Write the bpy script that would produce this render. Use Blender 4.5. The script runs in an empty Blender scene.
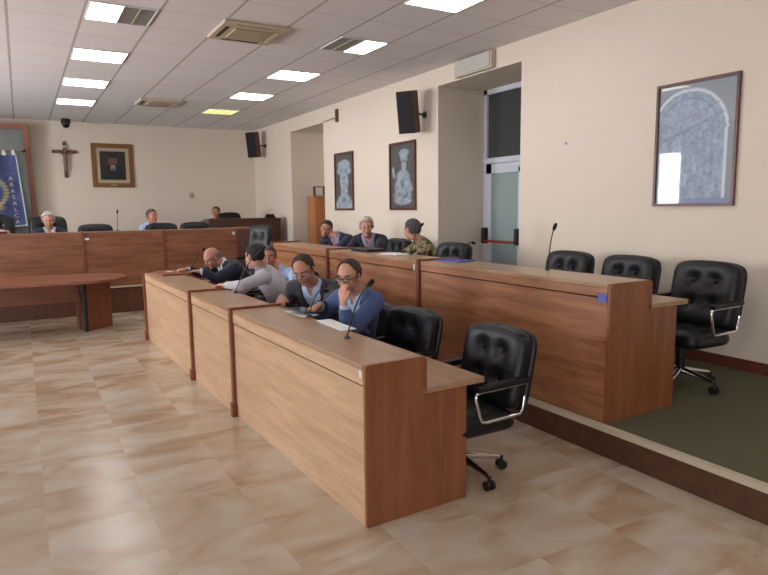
import bpy, bmesh, math, random
import numpy as np
from mathutils import Vector, Matrix, noise
from math import sin, cos, pi, radians
random.seed(7)
S = bpy.context.scene
C = S.collection
# ------------------------------------------------------------------ camera
cd = bpy.data.cameras.new('camera'); cam = bpy.data.objects.new('camera', cd); C.objects.link(cam)
S.camera = cam
F_PX = 620.0
cd.sensor_width = 36.0; cd.lens = F_PX / 768 * 36.0; cd.clip_start = 0.05; cd.clip_end = 200
def cam_rot():
    y = Vector((20 - 384, -(211 - 287.5), -F_PX)).normalized()
    r = radians(0.65)
    p2 = Vector((20 - 384, -(211 - 287.5), -F_PX)) + Vector((cos(r), sin(r), 0)) * 1000
    up = p2.cross(y).normalized()
    if up.y < 0: up = -up
    x = y.cross(up)
    return Matrix((x, y, up))
CAMR = cam_rot(); CAMP = Vector((0, 0, 1.65))
cam.matrix_world = Matrix.Translation(CAMP) @ CAMR.to_4x4()
# ------------------------------------------------------------------ world and light
W = bpy.data.worlds.new('sky'); S.world = W; W.use_nodes = True
wn = W.node_tree; bg = wn.nodes['Background']
sky = wn.nodes.new('ShaderNodeTexSky'); sky.sky_type = 'HOSEK_WILKIE'; sky.turbidity = 6; sky.sun_direction = (0.6, -0.3, 0.7)
wn.links.new(sky.outputs[0], bg.inputs[0]); bg.inputs[1].default_value = 1.0
S.view_settings.view_transform = 'Standard'; S.view_settings.look = 'None'
S.view_settings.gamma = 1; S.view_settings.use_curve_mapping = False
S.view_settings.exposure = -0.08
WINDOWS = [(-4.6, -3.0), (-1.4, 0.2), (3.0, 4.6), (7.1, 8.8), (10.75, 12.35)]   # y ranges of the windows in the left wall
LX = -4.95
def area(name, loc, rot, sx, sy, power, col):
    l = bpy.data.lights.new(name, 'AREA'); l.shape = 'RECTANGLE'; l.size = sx; l.size_y = sy
    l.energy = power; l.color = col
    o = bpy.data.objects.new(name, l); C.objects.link(o); o.location = loc; o.rotation_euler = rot
    return o
WIN_POWER = [95, 95, 125, 350, 480]
for i, (a, b) in enumerate(WINDOWS):    # daylight entering through each window
    area('window_daylight', (LX - 0.22, (a + b) / 2, 2.1), (0, -pi / 2 - .22, 0), 2.0, b - a, WIN_POWER[i], (0.93, 0.96, 1.0))
area('window_daylight', (-3.2, -5.25, 2.1), (pi / 2 + .15, 0, 0), 2.6, 2.0, 150, (0.93, 0.96, 1.0))
DAIS = 0.20; CEIL = 3.62; WX = 5.35; BY = 15.84

# ------------------------------------------------------------------ materials
def mat(name, col, rough=.5, metal=0, spec=.5, bump=0, bscale=40, var=0, vscale=6, coat=0, emis=None, estr=1, sheen=0, trans=0, alpha=None):
    m = bpy.data.materials.new(name); m.use_nodes = True
    n = m.node_tree.nodes; L = m.node_tree.links; p = n['Principled BSDF']
    c = (*col, 1)
    p.inputs['Base Color'].default_value = c; p.inputs['Roughness'].default_value = rough
    p.inputs['Metallic'].default_value = metal; p.inputs['Specular IOR Level'].default_value = spec
    p.inputs['Coat Weight'].default_value = coat; p.inputs['Sheen Weight'].default_value = sheen
    p.inputs['Transmission Weight'].default_value = trans
    if emis: p.inputs['Emission Color'].default_value = (*emis, 1); p.inputs['Emission Strength'].default_value = estr
    tc = n.new('ShaderNodeTexCoord')
    if var:
        t = n.new('ShaderNodeTexNoise'); t.inputs['Scale'].default_value = vscale; t.inputs['Detail'].default_value = 5
        L.new(tc.outputs['Object'], t.inputs['Vector'])
        mx = n.new('ShaderNodeMix'); mx.data_type = 'RGBA'
        mx.inputs[6].default_value = tuple(max(0, x * (1 - var)) for x in col) + (1,)
        mx.inputs[7].default_value = tuple(min(1, x * (1 + var)) for x in col) + (1,)
        L.new(t.outputs[0], mx.inputs[0]); L.new(mx.outputs[2], p.inputs['Base Color'])
    if bump:
        t = n.new('ShaderNodeTexNoise'); t.inputs['Scale'].default_value = bscale; t.inputs['Detail'].default_value = 4
        L.new(tc.outputs['Object'], t.inputs['Vector'])
        b = n.new('ShaderNodeBump'); b.inputs['Strength'].default_value = bump; b.inputs['Distance'].default_value = .01
        L.new(t.outputs[0], b.inputs['Height']); L.new(b.outputs[0], p.inputs['Normal'])
    return m
def wood(name, c1, c2, axis=1, rough=.35, scale=1.0, coat=0.1):
    m = bpy.data.materials.new(name); m.use_nodes = True
    n = m.node_tree.nodes; L = m.node_tree.links; p = n['Principled BSDF']
    p.inputs['Roughness'].default_value = rough; p.inputs['Coat Weight'].default_value = coat; p.inputs['Coat Roughness'].default_value = .25
    tc = n.new('ShaderNodeTexCoord'); mp = n.new('ShaderNodeMapping')
    sc = [9, 9, 9]; sc[axis] = .8
    mp.inputs['Scale'].default_value = [x * scale for x in sc]
    L.new(tc.outputs['Object'], mp.inputs['Vector'])
    t = n.new('ShaderNodeTexNoise'); t.inputs['Scale'].default_value = 1.6; t.inputs['Detail'].default_value = 7; t.inputs['Distortion'].default_value = .8
    L.new(mp.outputs[0], t.inputs['Vector'])
    t2 = n.new('ShaderNodeTexNoise'); t2.inputs['Scale'].default_value = 9; t2.inputs['Detail'].default_value = 3
    L.new(mp.outputs[0], t2.inputs['Vector'])
    ad = n.new('ShaderNodeMath'); ad.operation = 'MULTIPLY_ADD'; ad.inputs[1].default_value = .35
    L.new(t2.outputs[0], ad.inputs[0]); L.new(t.outputs[0], ad.inputs[2])
    r = n.new('ShaderNodeValToRGB'); r.color_ramp.elements[0].position = .45; r.color_ramp.elements[1].position = .85
    r.color_ramp.elements[0].color = (*c1, 1); r.color_ramp.elements[1].color = (*c2, 1)
    L.new(ad.outputs[0], r.inputs[0]); L.new(r.outputs[0], p.inputs['Base Color'])
    return m
def s2l(r, g, b):
    f = lambda v: (v / 255 / 12.92) if v / 255 <= .04045 else ((v / 255 + .055) / 1.055) ** 2.4
    return (f(r), f(g), f(b))
M = {}
M['wall'] = mat('cream_plaster', s2l(220, 206, 190), .9, bump=.12, bscale=14, var=.03, vscale=1.3)
M['wood_sheen'] = wood('sheen_pale_laminate', s2l(182, 145, 112), s2l(208, 173, 140), 1, .33)  # pale grazing reflection on the front row faces put into the laminate colour
M['wood_trim'] = wood('reddish_trim', s2l(110, 56, 34), s2l(136, 74, 46), 2, .35)
M['wood_end'] = wood('reddish_end_panel', s2l(122, 72, 44), s2l(146, 90, 58), 2, .35)
M['wood_mid'] = wood('mid_laminate', s2l(128, 80, 54), s2l(170, 116, 82), 1, .35)
M['wood_top'] = wood('desk_top_laminate', s2l(150, 116, 86), s2l(172, 136, 104), 1, .3)
M['wood_back'] = wood('back_laminate', s2l(108, 64, 44), s2l(148, 98, 72), 0, .33)
M['wood_table'] = wood('table_laminate', s2l(116, 62, 40), s2l(140, 82, 56), 0, .35)
M['wood_dark'] = wood('dark_wood', s2l(66, 40, 26), s2l(88, 54, 36), 0, .4)
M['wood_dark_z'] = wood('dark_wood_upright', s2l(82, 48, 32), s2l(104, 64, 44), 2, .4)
M['wood_orange'] = wood('orange_wood', s2l(166, 104, 58), s2l(186, 122, 72), 2, .4)
M['frame_brown'] = wood('brown_frame', s2l(74, 36, 30), s2l(96, 50, 40), 2, .4)
M['case_frame'] = wood('case_frame', s2l(140, 84, 62), s2l(164, 104, 80), 2, .4)
M['gold'] = mat('gilt_frame', s2l(128, 88, 52), .45, .35, bump=.9, bscale=30, var=.35, vscale=25)
M['leather'] = mat('black_leather', s2l(17, 18, 22), .42, spec=.4, bump=.35, bscale=22)
M['plastic'] = mat('black_plastic', s2l(24, 24, 26), .45)
M['foam'] = mat('black_foam', s2l(16, 16, 17), .9, bump=.6, bscale=200)
M['chrome'] = mat('chrome', (.75, .75, .77), .12, 1)
M['grille'] = mat('speaker_cloth', s2l(22, 20, 24), .8, bump=.5, bscale=300)
M['steel'] = mat('grey_steel', (.35, .35, .37), .35, .8)
M['beige_metal'] = mat('beige_trim', s2l(190, 178, 156), .45)
M['paper'] = mat('paper', s2l(226, 228, 230), .8)
M['blue_paper'] = mat('blue_paper', s2l(74, 88, 160), .6)
M['blue_sticker'] = mat('blue_sticker', s2l(92, 98, 170), .5)
M['white'] = mat('white_paint', s2l(222, 224, 228), .45)
M['pvc'] = mat('door_pvc', s2l(198, 202, 212), .4)
M['red'] = mat('red_paint', s2l(150, 40, 30), .4)
M['cassette'] = mat('cassette_plastic', s2l(196, 180, 156), .5)
M['slot'] = mat('dark_slot', s2l(60, 52, 46), .8)
M['darkglass'] = mat('dark_transom_glass', s2l(62, 66, 66), .15, spec=.6)
M['frostglass'] = mat('door_glass', s2l(140, 156, 156), .3)
M['green_carpet'] = mat('green_carpet', s2l(88, 88, 62), .95, bump=.6, bscale=160, var=.16, vscale=30)
M['skirting'] = wood('skirting', s2l(92, 44, 34), s2l(110, 56, 44), 1, .4)
M['lens_old'] = mat('lens_glass', s2l(210, 212, 214), .1, trans=.9)
M['brass'] = mat('brass_tag', s2l(170, 140, 80), .4, .7)
M['lampglass'] = mat('unlit_lens', s2l(190, 186, 178), .3, bump=.5, bscale=60)
def lamp_mat(name, col, st):
    return mat(name, (.8, .8, .8), .5, emis=col, estr=st)
M['lamp_white'] = lamp_mat('fluorescent_panel', (1.0, .97, .97), 12)
M['lamp_yellow'] = lamp_mat('aged_yellow_panel', (1.0, .80, .25), 1.1)
M['louvre_off'] = mat('louvre_unlit', s2l(176, 172, 166), .35, .3)

def node_mat(name): 
    m = bpy.data.materials.new(name); m.use_nodes = True
    return m, m.node_tree.nodes, m.node_tree.links, m.node_tree.nodes['Principled BSDF']
def ceiling_mat():
    m, n, L, p = node_mat('ceiling_tiles')
    p.inputs['Roughness'].default_value = .9
    tc = n.new('ShaderNodeTexCoord'); sp = n.new('ShaderNodeSeparateXYZ'); L.new(tc.outputs['Object'], sp.inputs[0])
    def line(out, off, w, pitch):
        a = n.new('ShaderNodeMath'); a.operation = 'SUBTRACT'; a.inputs[1].default_value = off; L.new(out, a.inputs[0])
        b = n.new('ShaderNodeMath'); b.operation = 'PINGPONG'; b.inputs[1].default_value = pitch / 2; L.new(a.outputs[0], b.inputs[0])
        c = n.new('ShaderNodeMath'); c.operation = 'LESS_THAN'; c.inputs[1].default_value = w; L.new(b.outputs[0], c.inputs[0])
        return c.outputs[0]
    lx = line(sp.outputs[0], .03, .014, .666); ly = line(sp.outputs[1], 6.70, .010, .655)
    mu = n.new('ShaderNodeMath'); mu.operation = 'MULTIPLY'; mu.inputs[1].default_value = .45; L.new(ly, mu.inputs[0])
    mxm = n.new('ShaderNodeMath'); mxm.operation = 'MAXIMUM'; L.new(lx, mxm.inputs[0]); L.new(mu.outputs[0], mxm.inputs[1])
    t = n.new('ShaderNodeTexNoise'); t.inputs['Scale'].default_value = 60; t.inputs['Detail'].default_value = 2; L.new(tc.outputs['Object'], t.inputs['Vector'])
    # every tile its own faint tint
    sn = n.new('ShaderNodeVectorMath'); sn.operation = 'SUBTRACT'; sn.inputs[1].default_value = (.03, 6.70, 0); L.new(tc.outputs['Object'], sn.inputs[0])
    dv = n.new('ShaderNodeVectorMath'); dv.operation = 'SCALE'; dv.inputs['Scale'].default_value = 1 / .655; L.new(sn.outputs[0], dv.inputs[0])
    fl = n.new('ShaderNodeVectorMath'); fl.operation = 'FLOOR'; L.new(dv.outputs[0], fl.inputs[0])
    wn_ = n.new('ShaderNodeTexWhiteNoise'); L.new(fl.outputs[0], wn_.inputs['Vector'])
    ml = n.new('ShaderNodeMix'); ml.data_type = 'RGBA'
    ml.inputs[6].default_value = (*s2l(228, 222, 222), 1); ml.inputs[7].default_value = (*s2l(234, 228, 228), 1)
    av = n.new('ShaderNodeMath'); av.operation = 'MULTIPLY_ADD'; av.inputs[1].default_value = .6
    L.new(wn_.outputs[0], av.inputs[0]); ts = n.new('ShaderNodeMath'); ts.operation = 'MULTIPLY'; ts.inputs[1].default_value = .4
    L.new(t.outputs[0], ts.inputs[0]); L.new(ts.outputs[0], av.inputs[2]); L.new(av.outputs[0], ml.inputs[0])
    m2 = n.new('ShaderNodeMix'); m2.data_type = 'RGBA'; m2.inputs[7].default_value = (*s2l(184, 172, 168), 1)
    L.new(ml.outputs[2], m2.inputs[6]); L.new(mxm.outputs[0], m2.inputs[0]); L.new(m2.outputs[2], p.inputs['Base Color'])
    return m
M['ceiling'] = ceiling_mat()
def floor_mat():
    m, n, L, p = node_mat('marble_tiles')
    p.inputs['Roughness'].default_value = .22
    tc = n.new('ShaderNodeTexCoord')
    br = n.new('ShaderNodeTexBrick'); br.offset = 0; br.inputs['Scale'].default_value = 1.0
    br.inputs['Brick Width'].default_value = .5; br.inputs['Row Height'].default_value = .5; br.inputs['Mortar Size'].default_value = .003
    br.inputs['Color1'].default_value = (*s2l(166, 146, 122), 1); br.inputs['Color2'].default_value = (*s2l(188, 172, 152), 1); br.inputs['Mortar'].default_value = (*s2l(176, 160, 140), 1)
    L.new(tc.outputs['Object'], br.inputs['Vector'])
    # veins turn from tile to tile
    sc = n.new('ShaderNodeVectorMath'); sc.operation = 'SCALE'; sc.inputs['Scale'].default_value = 2; L.new(tc.outputs['Object'], sc.inputs[0])
    fl = n.new('ShaderNodeVectorMath'); fl.operation = 'FLOOR'; L.new(sc.outputs[0], fl.inputs[0])
    wnz = n.new('ShaderNodeTexWhiteNoise'); L.new(fl.outputs[0], wnz.inputs['Vector'])
    off = n.new('ShaderNodeVectorMath'); off.operation = 'SCALE'; off.inputs['Scale'].default_value = 9; L.new(wnz.outputs['Color'], off.inputs[0])
    ad = n.new('ShaderNodeVectorMath'); ad.operation = 'ADD'; L.new(tc.outputs['Object'], ad.inputs[0]); L.new(off.outputs[0], ad.inputs[1])
    mp = n.new('ShaderNodeMapping'); mp.inputs['Scale'].default_value = (.8, 1.5, 1); mp.inputs['Rotation'].default_value = (0, 0, .5); L.new(ad.outputs[0], mp.inputs['Vector'])
    t = n.new('ShaderNodeTexNoise'); t.inputs['Scale'].default_value = 2.0; t.inputs['Detail'].default_value = 8; t.inputs['Distortion'].default_value = .9; L.new(mp.outputs[0], t.inputs['Vector'])
    r = n.new('ShaderNodeValToRGB'); e = r.color_ramp.elements
    e[0].position = .36; e[0].color = (*s2l(152, 118, 88), 1); e[1].position = .66; e[1].color = (*s2l(196, 186, 172), 1)
    k = e.new(.5); k.color = (*s2l(182, 162, 140), 1)
    L.new(t.outputs[0], r.inputs[0])
    mx = n.new('ShaderNodeMix'); mx.data_type = 'RGBA'; mx.inputs[0].default_value = .62; L.new(br.outputs['Color'], mx.inputs[6]); L.new(r.outputs[0], mx.inputs[7])
    L.new(mx.outputs[2], p.inputs['Base Color'])
    return m
M['floor'] = floor_mat()
def camo_mat():
    m, n, L, p = node_mat('camouflage_cloth'); p.inputs['Roughness'].default_value = .9
    tc = n.new('ShaderNodeTexCoord')
    t = n.new('ShaderNodeTexNoise'); t.inputs['Scale'].default_value = 14; t.inputs['Detail'].default_value = 2; L.new(tc.outputs['Object'], t.inputs['Vector'])
    r = n.new('ShaderNodeValToRGB'); r.color_ramp.interpolation = 'CONSTANT'; e = r.color_ramp.elements
    e[0].position = 0; e[0].color = (*s2l(54, 42, 32), 1); e[1].position = .42; e[1].color = (*s2l(112, 106, 72), 1)
    for pp, c in ((.50, s2l(150, 136, 104)), (.56, s2l(90, 72, 50)), (.62, s2l(182, 172, 140))):
        x = e.new(pp); x.color = (*c, 1)
    L.new(t.outputs[0], r.inputs[0]); L.new(r.outputs[0], p.inputs['Base Color']); return m
M['camo'] = camo_mat()
def attr_mat(name, rough=.5, coat=0):
    m, n, L, p = node_mat(name); p.inputs['Roughness'].default_value = rough; p.inputs['Coat Weight'].default_value = coat; p.inputs['Coat Roughness'].default_value = .03
    a = n.new('ShaderNodeAttribute'); a.attribute_name = 'paint'; L.new(a.outputs['Color'], p.inputs['Base Color']); return m
M['print'] = attr_mat('printed_poster', .5)
M['print_glazed'] = attr_mat('glazed_poster', .5, 1.0)
M['painting'] = attr_mat('oil_painting', .6)
M['banner'] = attr_mat('blue_velvet_banner', .9)
def glass_mat(name, tint=(1, 1, 1), rough=.02):
    m, n, L, p = node_mat(name)
    out = n['Material Output']; tr = n.new('ShaderNodeBsdfTransparent'); tr.inputs[0].default_value = (*tint, 1)
    gl = n.new('ShaderNodeBsdfGlossy'); gl.inputs['Roughness'].default_value = rough
    lw = n.new('ShaderNodeFresnel'); lw.inputs[0].default_value = 1.5
    mx = n.new('ShaderNodeMixShader'); L.new(lw.outputs[0], mx.inputs[0]); L.new(tr.outputs[0], mx.inputs[1]); L.new(gl.outputs[0], mx.inputs[2]); L.new(mx.outputs[0], out.inputs[0])
    return m
M['glass'] = glass_mat('clear_glass'); M['lens'] = glass_mat('spectacle_lens', (.93, .94, .95), .15)
M['mirror'] = mat('case_backing', s2l(206, 213, 206), .6)

# ------------------------------------------------------------------ mesh helpers
class B:
    def __init__(s): s.bm = bmesh.new()
    def box(s, x0, x1, y0, y1, z0, z1, bev=0):
        vs = [s.bm.verts.new(p) for p in ((x0,y0,z0),(x1,y0,z0),(x1,y1,z0),(x0,y1,z0),(x0,y0,z1),(x1,y0,z1),(x1,y1,z1),(x0,y1,z1))]
        fs = [s.bm.faces.new([vs[i] for i in f]) for f in ((3,2,1,0),(4,5,6,7),(0,1,5,4),(1,2,6,5),(2,3,7,6),(3,0,4,7))]
        if bev:
            es = list({e for f in fs for e in f.edges})
            bmesh.ops.bevel(s.bm, geom=es, offset=bev, segments=2, affect='EDGES', profile=.6)
        return s
    def prism(s, pts, lo, hi, axis=2, bev=0):
        def P(a, b, h): return {2: (a, b, h), 1: (a, h, b), 0: (h, a, b)}[axis]
        A = [s.bm.verts.new(P(a, b, lo)) for a, b in pts]; D = [s.bm.verts.new(P(a, b, hi)) for a, b in pts]
        n = len(pts); fs = [s.bm.faces.new(A), s.bm.faces.new(D)]
        for i in range(n): fs.append(s.bm.faces.new((A[i], A[(i+1) % n], D[(i+1) % n], D[i])))
        bmesh.ops.recalc_face_normals(s.bm, faces=fs)
        if bev: bmesh.ops.bevel(s.bm, geom=list({e for f in fs for e in f.edges}), offset=bev, segments=2, affect='EDGES')
        return s
    def tube(s, pts, r, n=8, caps=True, up=None):
        pts = [Vector(p) for p in pts]; rr = r if isinstance(r, (list, tuple)) else [r] * len(pts)
        rings = []; a = None
        for i, p in enumerate(pts):
            t = (pts[min(i+1, len(pts)-1)] - pts[max(i-1, 0)]).normalized()
            if a is None: a = t.orthogonal().normalized()
            a = (a - t * a.dot(t)).normalized(); b = t.cross(a)
            rings.append([s.bm.verts.new(p + (a * cos(2*pi*k/n) + b * sin(2*pi*k/n)) * rr[i]) for k in range(n)])
        for i in range(len(rings) - 1):
            for k in range(n): s.bm.faces.new((rings[i][k], rings[i][(k+1) % n], rings[i+1][(k+1) % n], rings[i+1][k]))
        if caps: s.bm.faces.new(rings[0][::-1]); s.bm.faces.new(rings[-1])
        return s
    def ell(s, c, r, rot=None, seg=16, rings=10):
        m = Matrix.Translation(Vector(c)) @ (rot.to_4x4() if rot is not None else Matrix()) @ Matrix.Diagonal((*r, 1))
        bmesh.ops.create_uvsphere(s.bm, u_segments=seg, v_segments=rings, radius=1, matrix=m); return s
    def limb(s, pts, radii):
        for i in range(len(pts) - 1):
            s.tube([pts[i], pts[i+1]], [radii[i], radii[i+1]], 14)
        for p, r in zip(pts, radii): s.ell(p, (r, r, r), seg=14, rings=9)
        return s
    def loft(s, rings, n=20):
        out = []
        for c, a, b, ra, rb in rings:
            c = Vector(c); out.append([s.bm.verts.new(c + a * ra * cos(2*pi*k/n) + b * rb * sin(2*pi*k/n)) for k in range(n)])
        for i in range(len(out) - 1):
            for k in range(n): s.bm.faces.new((out[i][k], out[i][(k+1) % n], out[i+1][(k+1) % n], out[i+1][k]))
        s.bm.faces.new(out[0][::-1]); s.bm.faces.new(out[-1]); return s
    def pad(s, o, ux, uy, uz, w, h, tf, tb, dents=(), n=22, corner=.10, crown=.0):
        """rounded cushion: centre o, width along ux, height along uy, front along uz"""
        o, ux, uy, uz = Vector(o), Vector(ux).normalized(), Vector(uy).normalized(), Vector(uz).normalized()
        def pt(u, v, side):
            su = 1 - corner * abs(v) ** 7; sv = 1 - corner * abs(u) ** 7
            x = u * w / 2 * su; y = v * h / 2 * sv + crown * (1 - u * u) * (v > 0) * v
            e = (max(0, 1 - abs(u) ** 9) ** .45) * (max(0, 1 - abs(v) ** 9) ** .45)
            z = (tf if side > 0 else -tb) * e
            if side > 0:
                for du, dv, dep, rad in dents:
                    d2 = ((u - du) * w / 2) ** 2 + ((v - dv) * h / 2) ** 2
                    z -= dep * math.exp(-d2 / rad ** 2)
            return o + ux * x + uy * y + uz * z
        g = {}
        ts = [sin((i / n - .5) * pi) for i in range(n + 1)]
        for side in (1, -1):
            for i, u in enumerate(ts):
                for j, v in enumerate(ts):
                    rim = i in (0, n) or j in (0, n)
                    if rim and side < 0: g[(i, j, side)] = g[(i, j, 1)]
                    else: g[(i, j, side)] = s.bm.verts.new(pt(u, v, side))
            for i in range(n):
                for j in range(n):
                    f = [g[(i, j, side)], g[(i+1, j, side)], g[(i+1, j+1, side)], g[(i, j+1, side)]]
                    s.bm.faces.new(f if side > 0 else f[::-1])
        return s
    def build(s, name, material, parent=None, smooth=False, loc=None):
        bmesh.ops.recalc_face_normals(s.bm, faces=s.bm.faces[:])
        me = bpy.data.meshes.new(name); s.bm.to_mesh(me); s.bm.free()
        if material: me.materials.append(M[material] if isinstance(material, str) else material)
        if smooth:
            me.polygons.foreach_set('use_smooth', [True] * len(me.polygons))
            try: me.set_sharp_from_angle(angle=radians(smooth if smooth is not True else 50))
            except Exception: pass
        o = bpy.data.objects.new(name, me); C.objects.link(o)
        if parent: o.parent = parent
        if loc: o.location = loc
        return o
def tag(o, label, cat, group=None):
    o['label'] = label; o['category'] = cat
    if group: o['group'] = group
    return o
def thing(name, label, cat, loc=(0, 0, 0), rz=0, group=None):
    o = bpy.data.objects.new(name, None); C.objects.link(o); o.location = loc; o.rotation_euler = (0, 0, rz)
    o.empty_display_size = .1
    return tag(o, label, cat, group)
def struct(name, b, material, parent=None):
    o = b.build(name, material, parent)
    if not parent: o['kind'] = 'structure'
    return o
def dup(root, loc, rz, label, group=None):
    r = root.copy(); C.objects.link(r); r.location = loc; r.rotation_euler = (0, 0, rz); r.scale = (1, 1, 1); r['label'] = label
    if group: r['group'] = group
    for ch in list(root.children):
        c = ch.copy(); C.objects.link(c); c.parent = r
        for g in ch.children:
            d = g.copy(); C.objects.link(d); d.parent = c
    return r
def canvas(name, w, h, fn, material, parent, res=110):
    """flat picture in the local XZ plane facing -Y, colours per vertex from fn(u, v) with u,v in 0..1"""
    nx = max(8, int(res * w / max(w, h))); nz = max(8, int(res * h / max(w, h)))
    us, vs = np.meshgrid(np.linspace(0, 1, nx + 1), np.linspace(0, 1, nz + 1))
    us = us.ravel(); vs = vs.ravel()
    me = bpy.data.meshes.new(name)
    co = [((u - .5) * w, 0, (v - .5) * h) for u, v in zip(us, vs)]
    fa = [(j*(nx+1)+i, j*(nx+1)+i+1, (j+1)*(nx+1)+i+1, (j+1)*(nx+1)+i) for j in range(nz) for i in range(nx)]
    me.from_pydata(co, [], fa)
    col = np.ones((len(us), 4)); col[:, :3] = fn(us, vs)
    at = me.color_attributes.new('paint', 'FLOAT_COLOR', 'POINT'); at.data.foreach_set('color', col.ravel().astype(np.float32))
    me.materials.append(M[material])
    o = bpy.data.objects.new(name, me); C.objects.link(o); o.parent = parent
    return o
def lin(c): return np.array(s2l(*c))
def vnoise(u, v, s, seed=0):
    return np.array([noise.noise(Vector((a * s, b * s, seed))) for a, b in zip(u, v)])

# ------------------------------------------------------------------ the room
T = .25
struct('floor', B().box(LX - T, 3.24, -5.2, BY + T, -.15, 0), 'floor')
b = B().box(3.235, 6.6, -5.2, BY + T, -.15, DAIS - .001); struct('floor_platform', b, 'green_carpet')
struct('floor_side_platform', B().box(2.90, 3.235, 9.3, 10.735, 0, DAIS - .001), 'green_carpet')
struct('trim_1', B().box(3.205, 3.235, -5.2, 10.9, 0, DAIS - .03), 'wood_dark')
struct('trim_2', B().box(3.20, 3.25, -5.2, 10.9, DAIS - .03, DAIS + .004), 'beige_metal')
struct('floor_rear_platform', B().box(LX, 3.25, 10.8, BY, 0, .30), 'green_carpet')
struct('ceiling', B().box(LX - T, 6.6, -5.3, BY + T, CEIL, CEIL + .2), 'ceiling')
# right wall with its two recesses
R1 = (5.85, 7.59, 3.37); R2 = (11.55, 13.30, 3.33)
b = B()
for y0, y1 in ((-5.2, R1[0]), (R1[1], R2[0]), (R2[1], BY + T)): b.box(WX, 6.4, y0, y1, 0, CEIL)
b.box(WX, 6.4, R1[0], R1[1], R1[2], CEIL); b.box(WX, 6.4, R2[0], R2[1], R2[2], CEIL)
b.box(6.15, 6.4, R2[0], R2[1], 0, R2[2])
struct('wall_right', b, 'wall')
struct('wall_back', B().box(LX - T, 6.4, BY, BY + T, 0, CEIL), 'wall')
b = B()
ys = [-5.2]
for a, c in WINDOWS: ys += [a, c]
ys.append(BY + T)
for i in range(0, len(ys), 2): b.box(LX - T, LX, ys[i], ys[i+1], 0, CEIL)
for a, c in WINDOWS: b.box(LX - T, LX, a, c, 0, 1.1); b.box(LX - T, LX, a, c, 3.1, CEIL)
struct('wall_left', b, 'wall')
b = B().box(LX - T, -4.5, -5.2 - T, -5.2, 0, CEIL).box(-1.9, 6.4, -5.2 - T, -5.2, 0, CEIL).box(-4.5, -1.9, -5.2 - T, -5.2, 0, 1.1).box(-4.5, -1.9, -5.2 - T, -5.2, 3.1, CEIL)
struct('wall_front', b, 'wall')
for i, (a, c) in enumerate(WINDOWS):
    b = B(); x0, x1 = LX - .14, LX - .06; m = (a + c) / 2
    b.box(x0, x1, a, a + .07, 1.1, 3.1).box(x0, x1, c - .07, c, 1.1, 3.1).box(x0, x1, a, c, 1.1, 1.17).box(x0, x1, a, c, 3.03, 3.1).box(x0, x1, m - .06, m + .06, 1.1, 3.1)
    w = struct('window_%d' % (i + 1), b, 'pvc')
    B().box(LX - .105, LX - .095, a + .07, c - .07, 1.17, 3.03).build('pane', 'glass', w)
struct('baseboard_right', B().box(WX - .015, WX, -5.2, R1[0], DAIS, DAIS + .10).box(WX - .015, WX, R1[1], R2[0], DAIS, DAIS + .10), 'skirting')
struct('baseboard_back', B().box(LX, WX, BY - .015, BY, .3, .40), 'skirting')

# glazed door and transom inside recess 1
b = B(); x0, x1 = 6.20, 6.28; z0 = DAIS
b.box(x0, x1, R1[0], R1[0] + .06, z0, R1[2]).box(x0, x1, R1[1] - .07, R1[1], z0, R1[2]).box(x0, x1, R1[0], R1[1], R1[2] - .07, R1[2]).box(x0 - .02, x1, R1[0], R1[1], 2.28, 2.36)
d = struct('door_1', b, 'pvc')
B().box(6.235, 6.245, R1[0] + .06, R1[1] - .07, 2.36, R1[2] - .07).build('transom_glass', 'darkglass', d)
yl0, yl1 = R1[0] + .07, R1[1] - .10
b = B().box(6.17, 6.23, yl0, yl0 + .12, z0 + .01, 2.27).box(6.17, 6.23, yl1 - .12, yl1, z0 + .01, 2.27).box(6.17, 6.23, yl0, yl1, 2.13, 2.27).box(6.17, 6.23, yl0, yl1, z0 + .01, z0 + .28).box(6.17, 6.23, 6.66, 6.78, z0, 2.2)
lf = b.build('door_leaf', 'pvc', d)
B().box(6.195, 6.205, yl0 + .1, yl1 - .1, z0 + .25, 2.15).build('glass_pane', 'frostglass', lf)
pb = B().tube([(6.10, yl1 - .03, 1.12), (6.10, 6.74, 1.12)], .018).build('panic_bar', 'red', lf)
B().box(6.08, 6.17, yl1 - .06, yl1, 1.08, 1.32, .008).box(6.08, 6.17, 6.70, 6.76, 1.08, 1.32, .008).build('bar_bracket', 'plastic', lf)
B().box(6.12, 6.17, 6.60, 6.66, 2.05, 2.2, .006).build('door_closer', 'plastic', lf)

# ------------------------------------------------------------------ ceiling fixtures
def light_panel(x, y, lit, label, mt='lamp_white'):
    t = thing('ceiling_light', label, 'ceiling light', (x + .333, y + .3275, CEIL))
    h = .3
    B().box(-h-.012, h+.012, -h-.012, -h, -.012, -.001).box(-h-.012, h+.012, h, h+.012, -.012, -.001).box(-h-.012, -h, -h, h, -.012, -.001).box(h, h+.012, -h, h, -.012, -.001).build('frame', 'white', t)
    xs = [-h + 2 * h * k / 4 for k in range(5)]
    for k in range(4):
        on = k in lit
        if on: B().box(xs[k] + .006, xs[k+1] - .006, -h, h, -.010, -.003).build('lit_tube_bay', mt, t)
        else:
            b = B().box(xs[k] + .006, xs[k+1] - .006, -h, h, -.004, -.002)
            for q in range(12):
                yy = -h + (q + .5) * 2 * h / 12
                b.box(xs[k] + .01, xs[k+1] - .01, yy - .003, yy + .003, -.012, -.004)
            b.build('unlit_louvre', 'louvre_off', t)
    b = B()
    for k in (1, 2, 3): b.box(xs[k] - .006, xs[k] + .006, -h, h, -.013, -.003)
    b.build('louvre_divider', 'beige_metal', t)
    return t
P = .655; GX = lambda k: .03 + .666 * k; GY = lambda j: 6.70 + P * j
ALL = {0, 1, 2, 3}
light_panel(GX(1), GY(0), {0, 1}, 'left row ceiling light nearest the camera, left half lit and right half unlit')
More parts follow.
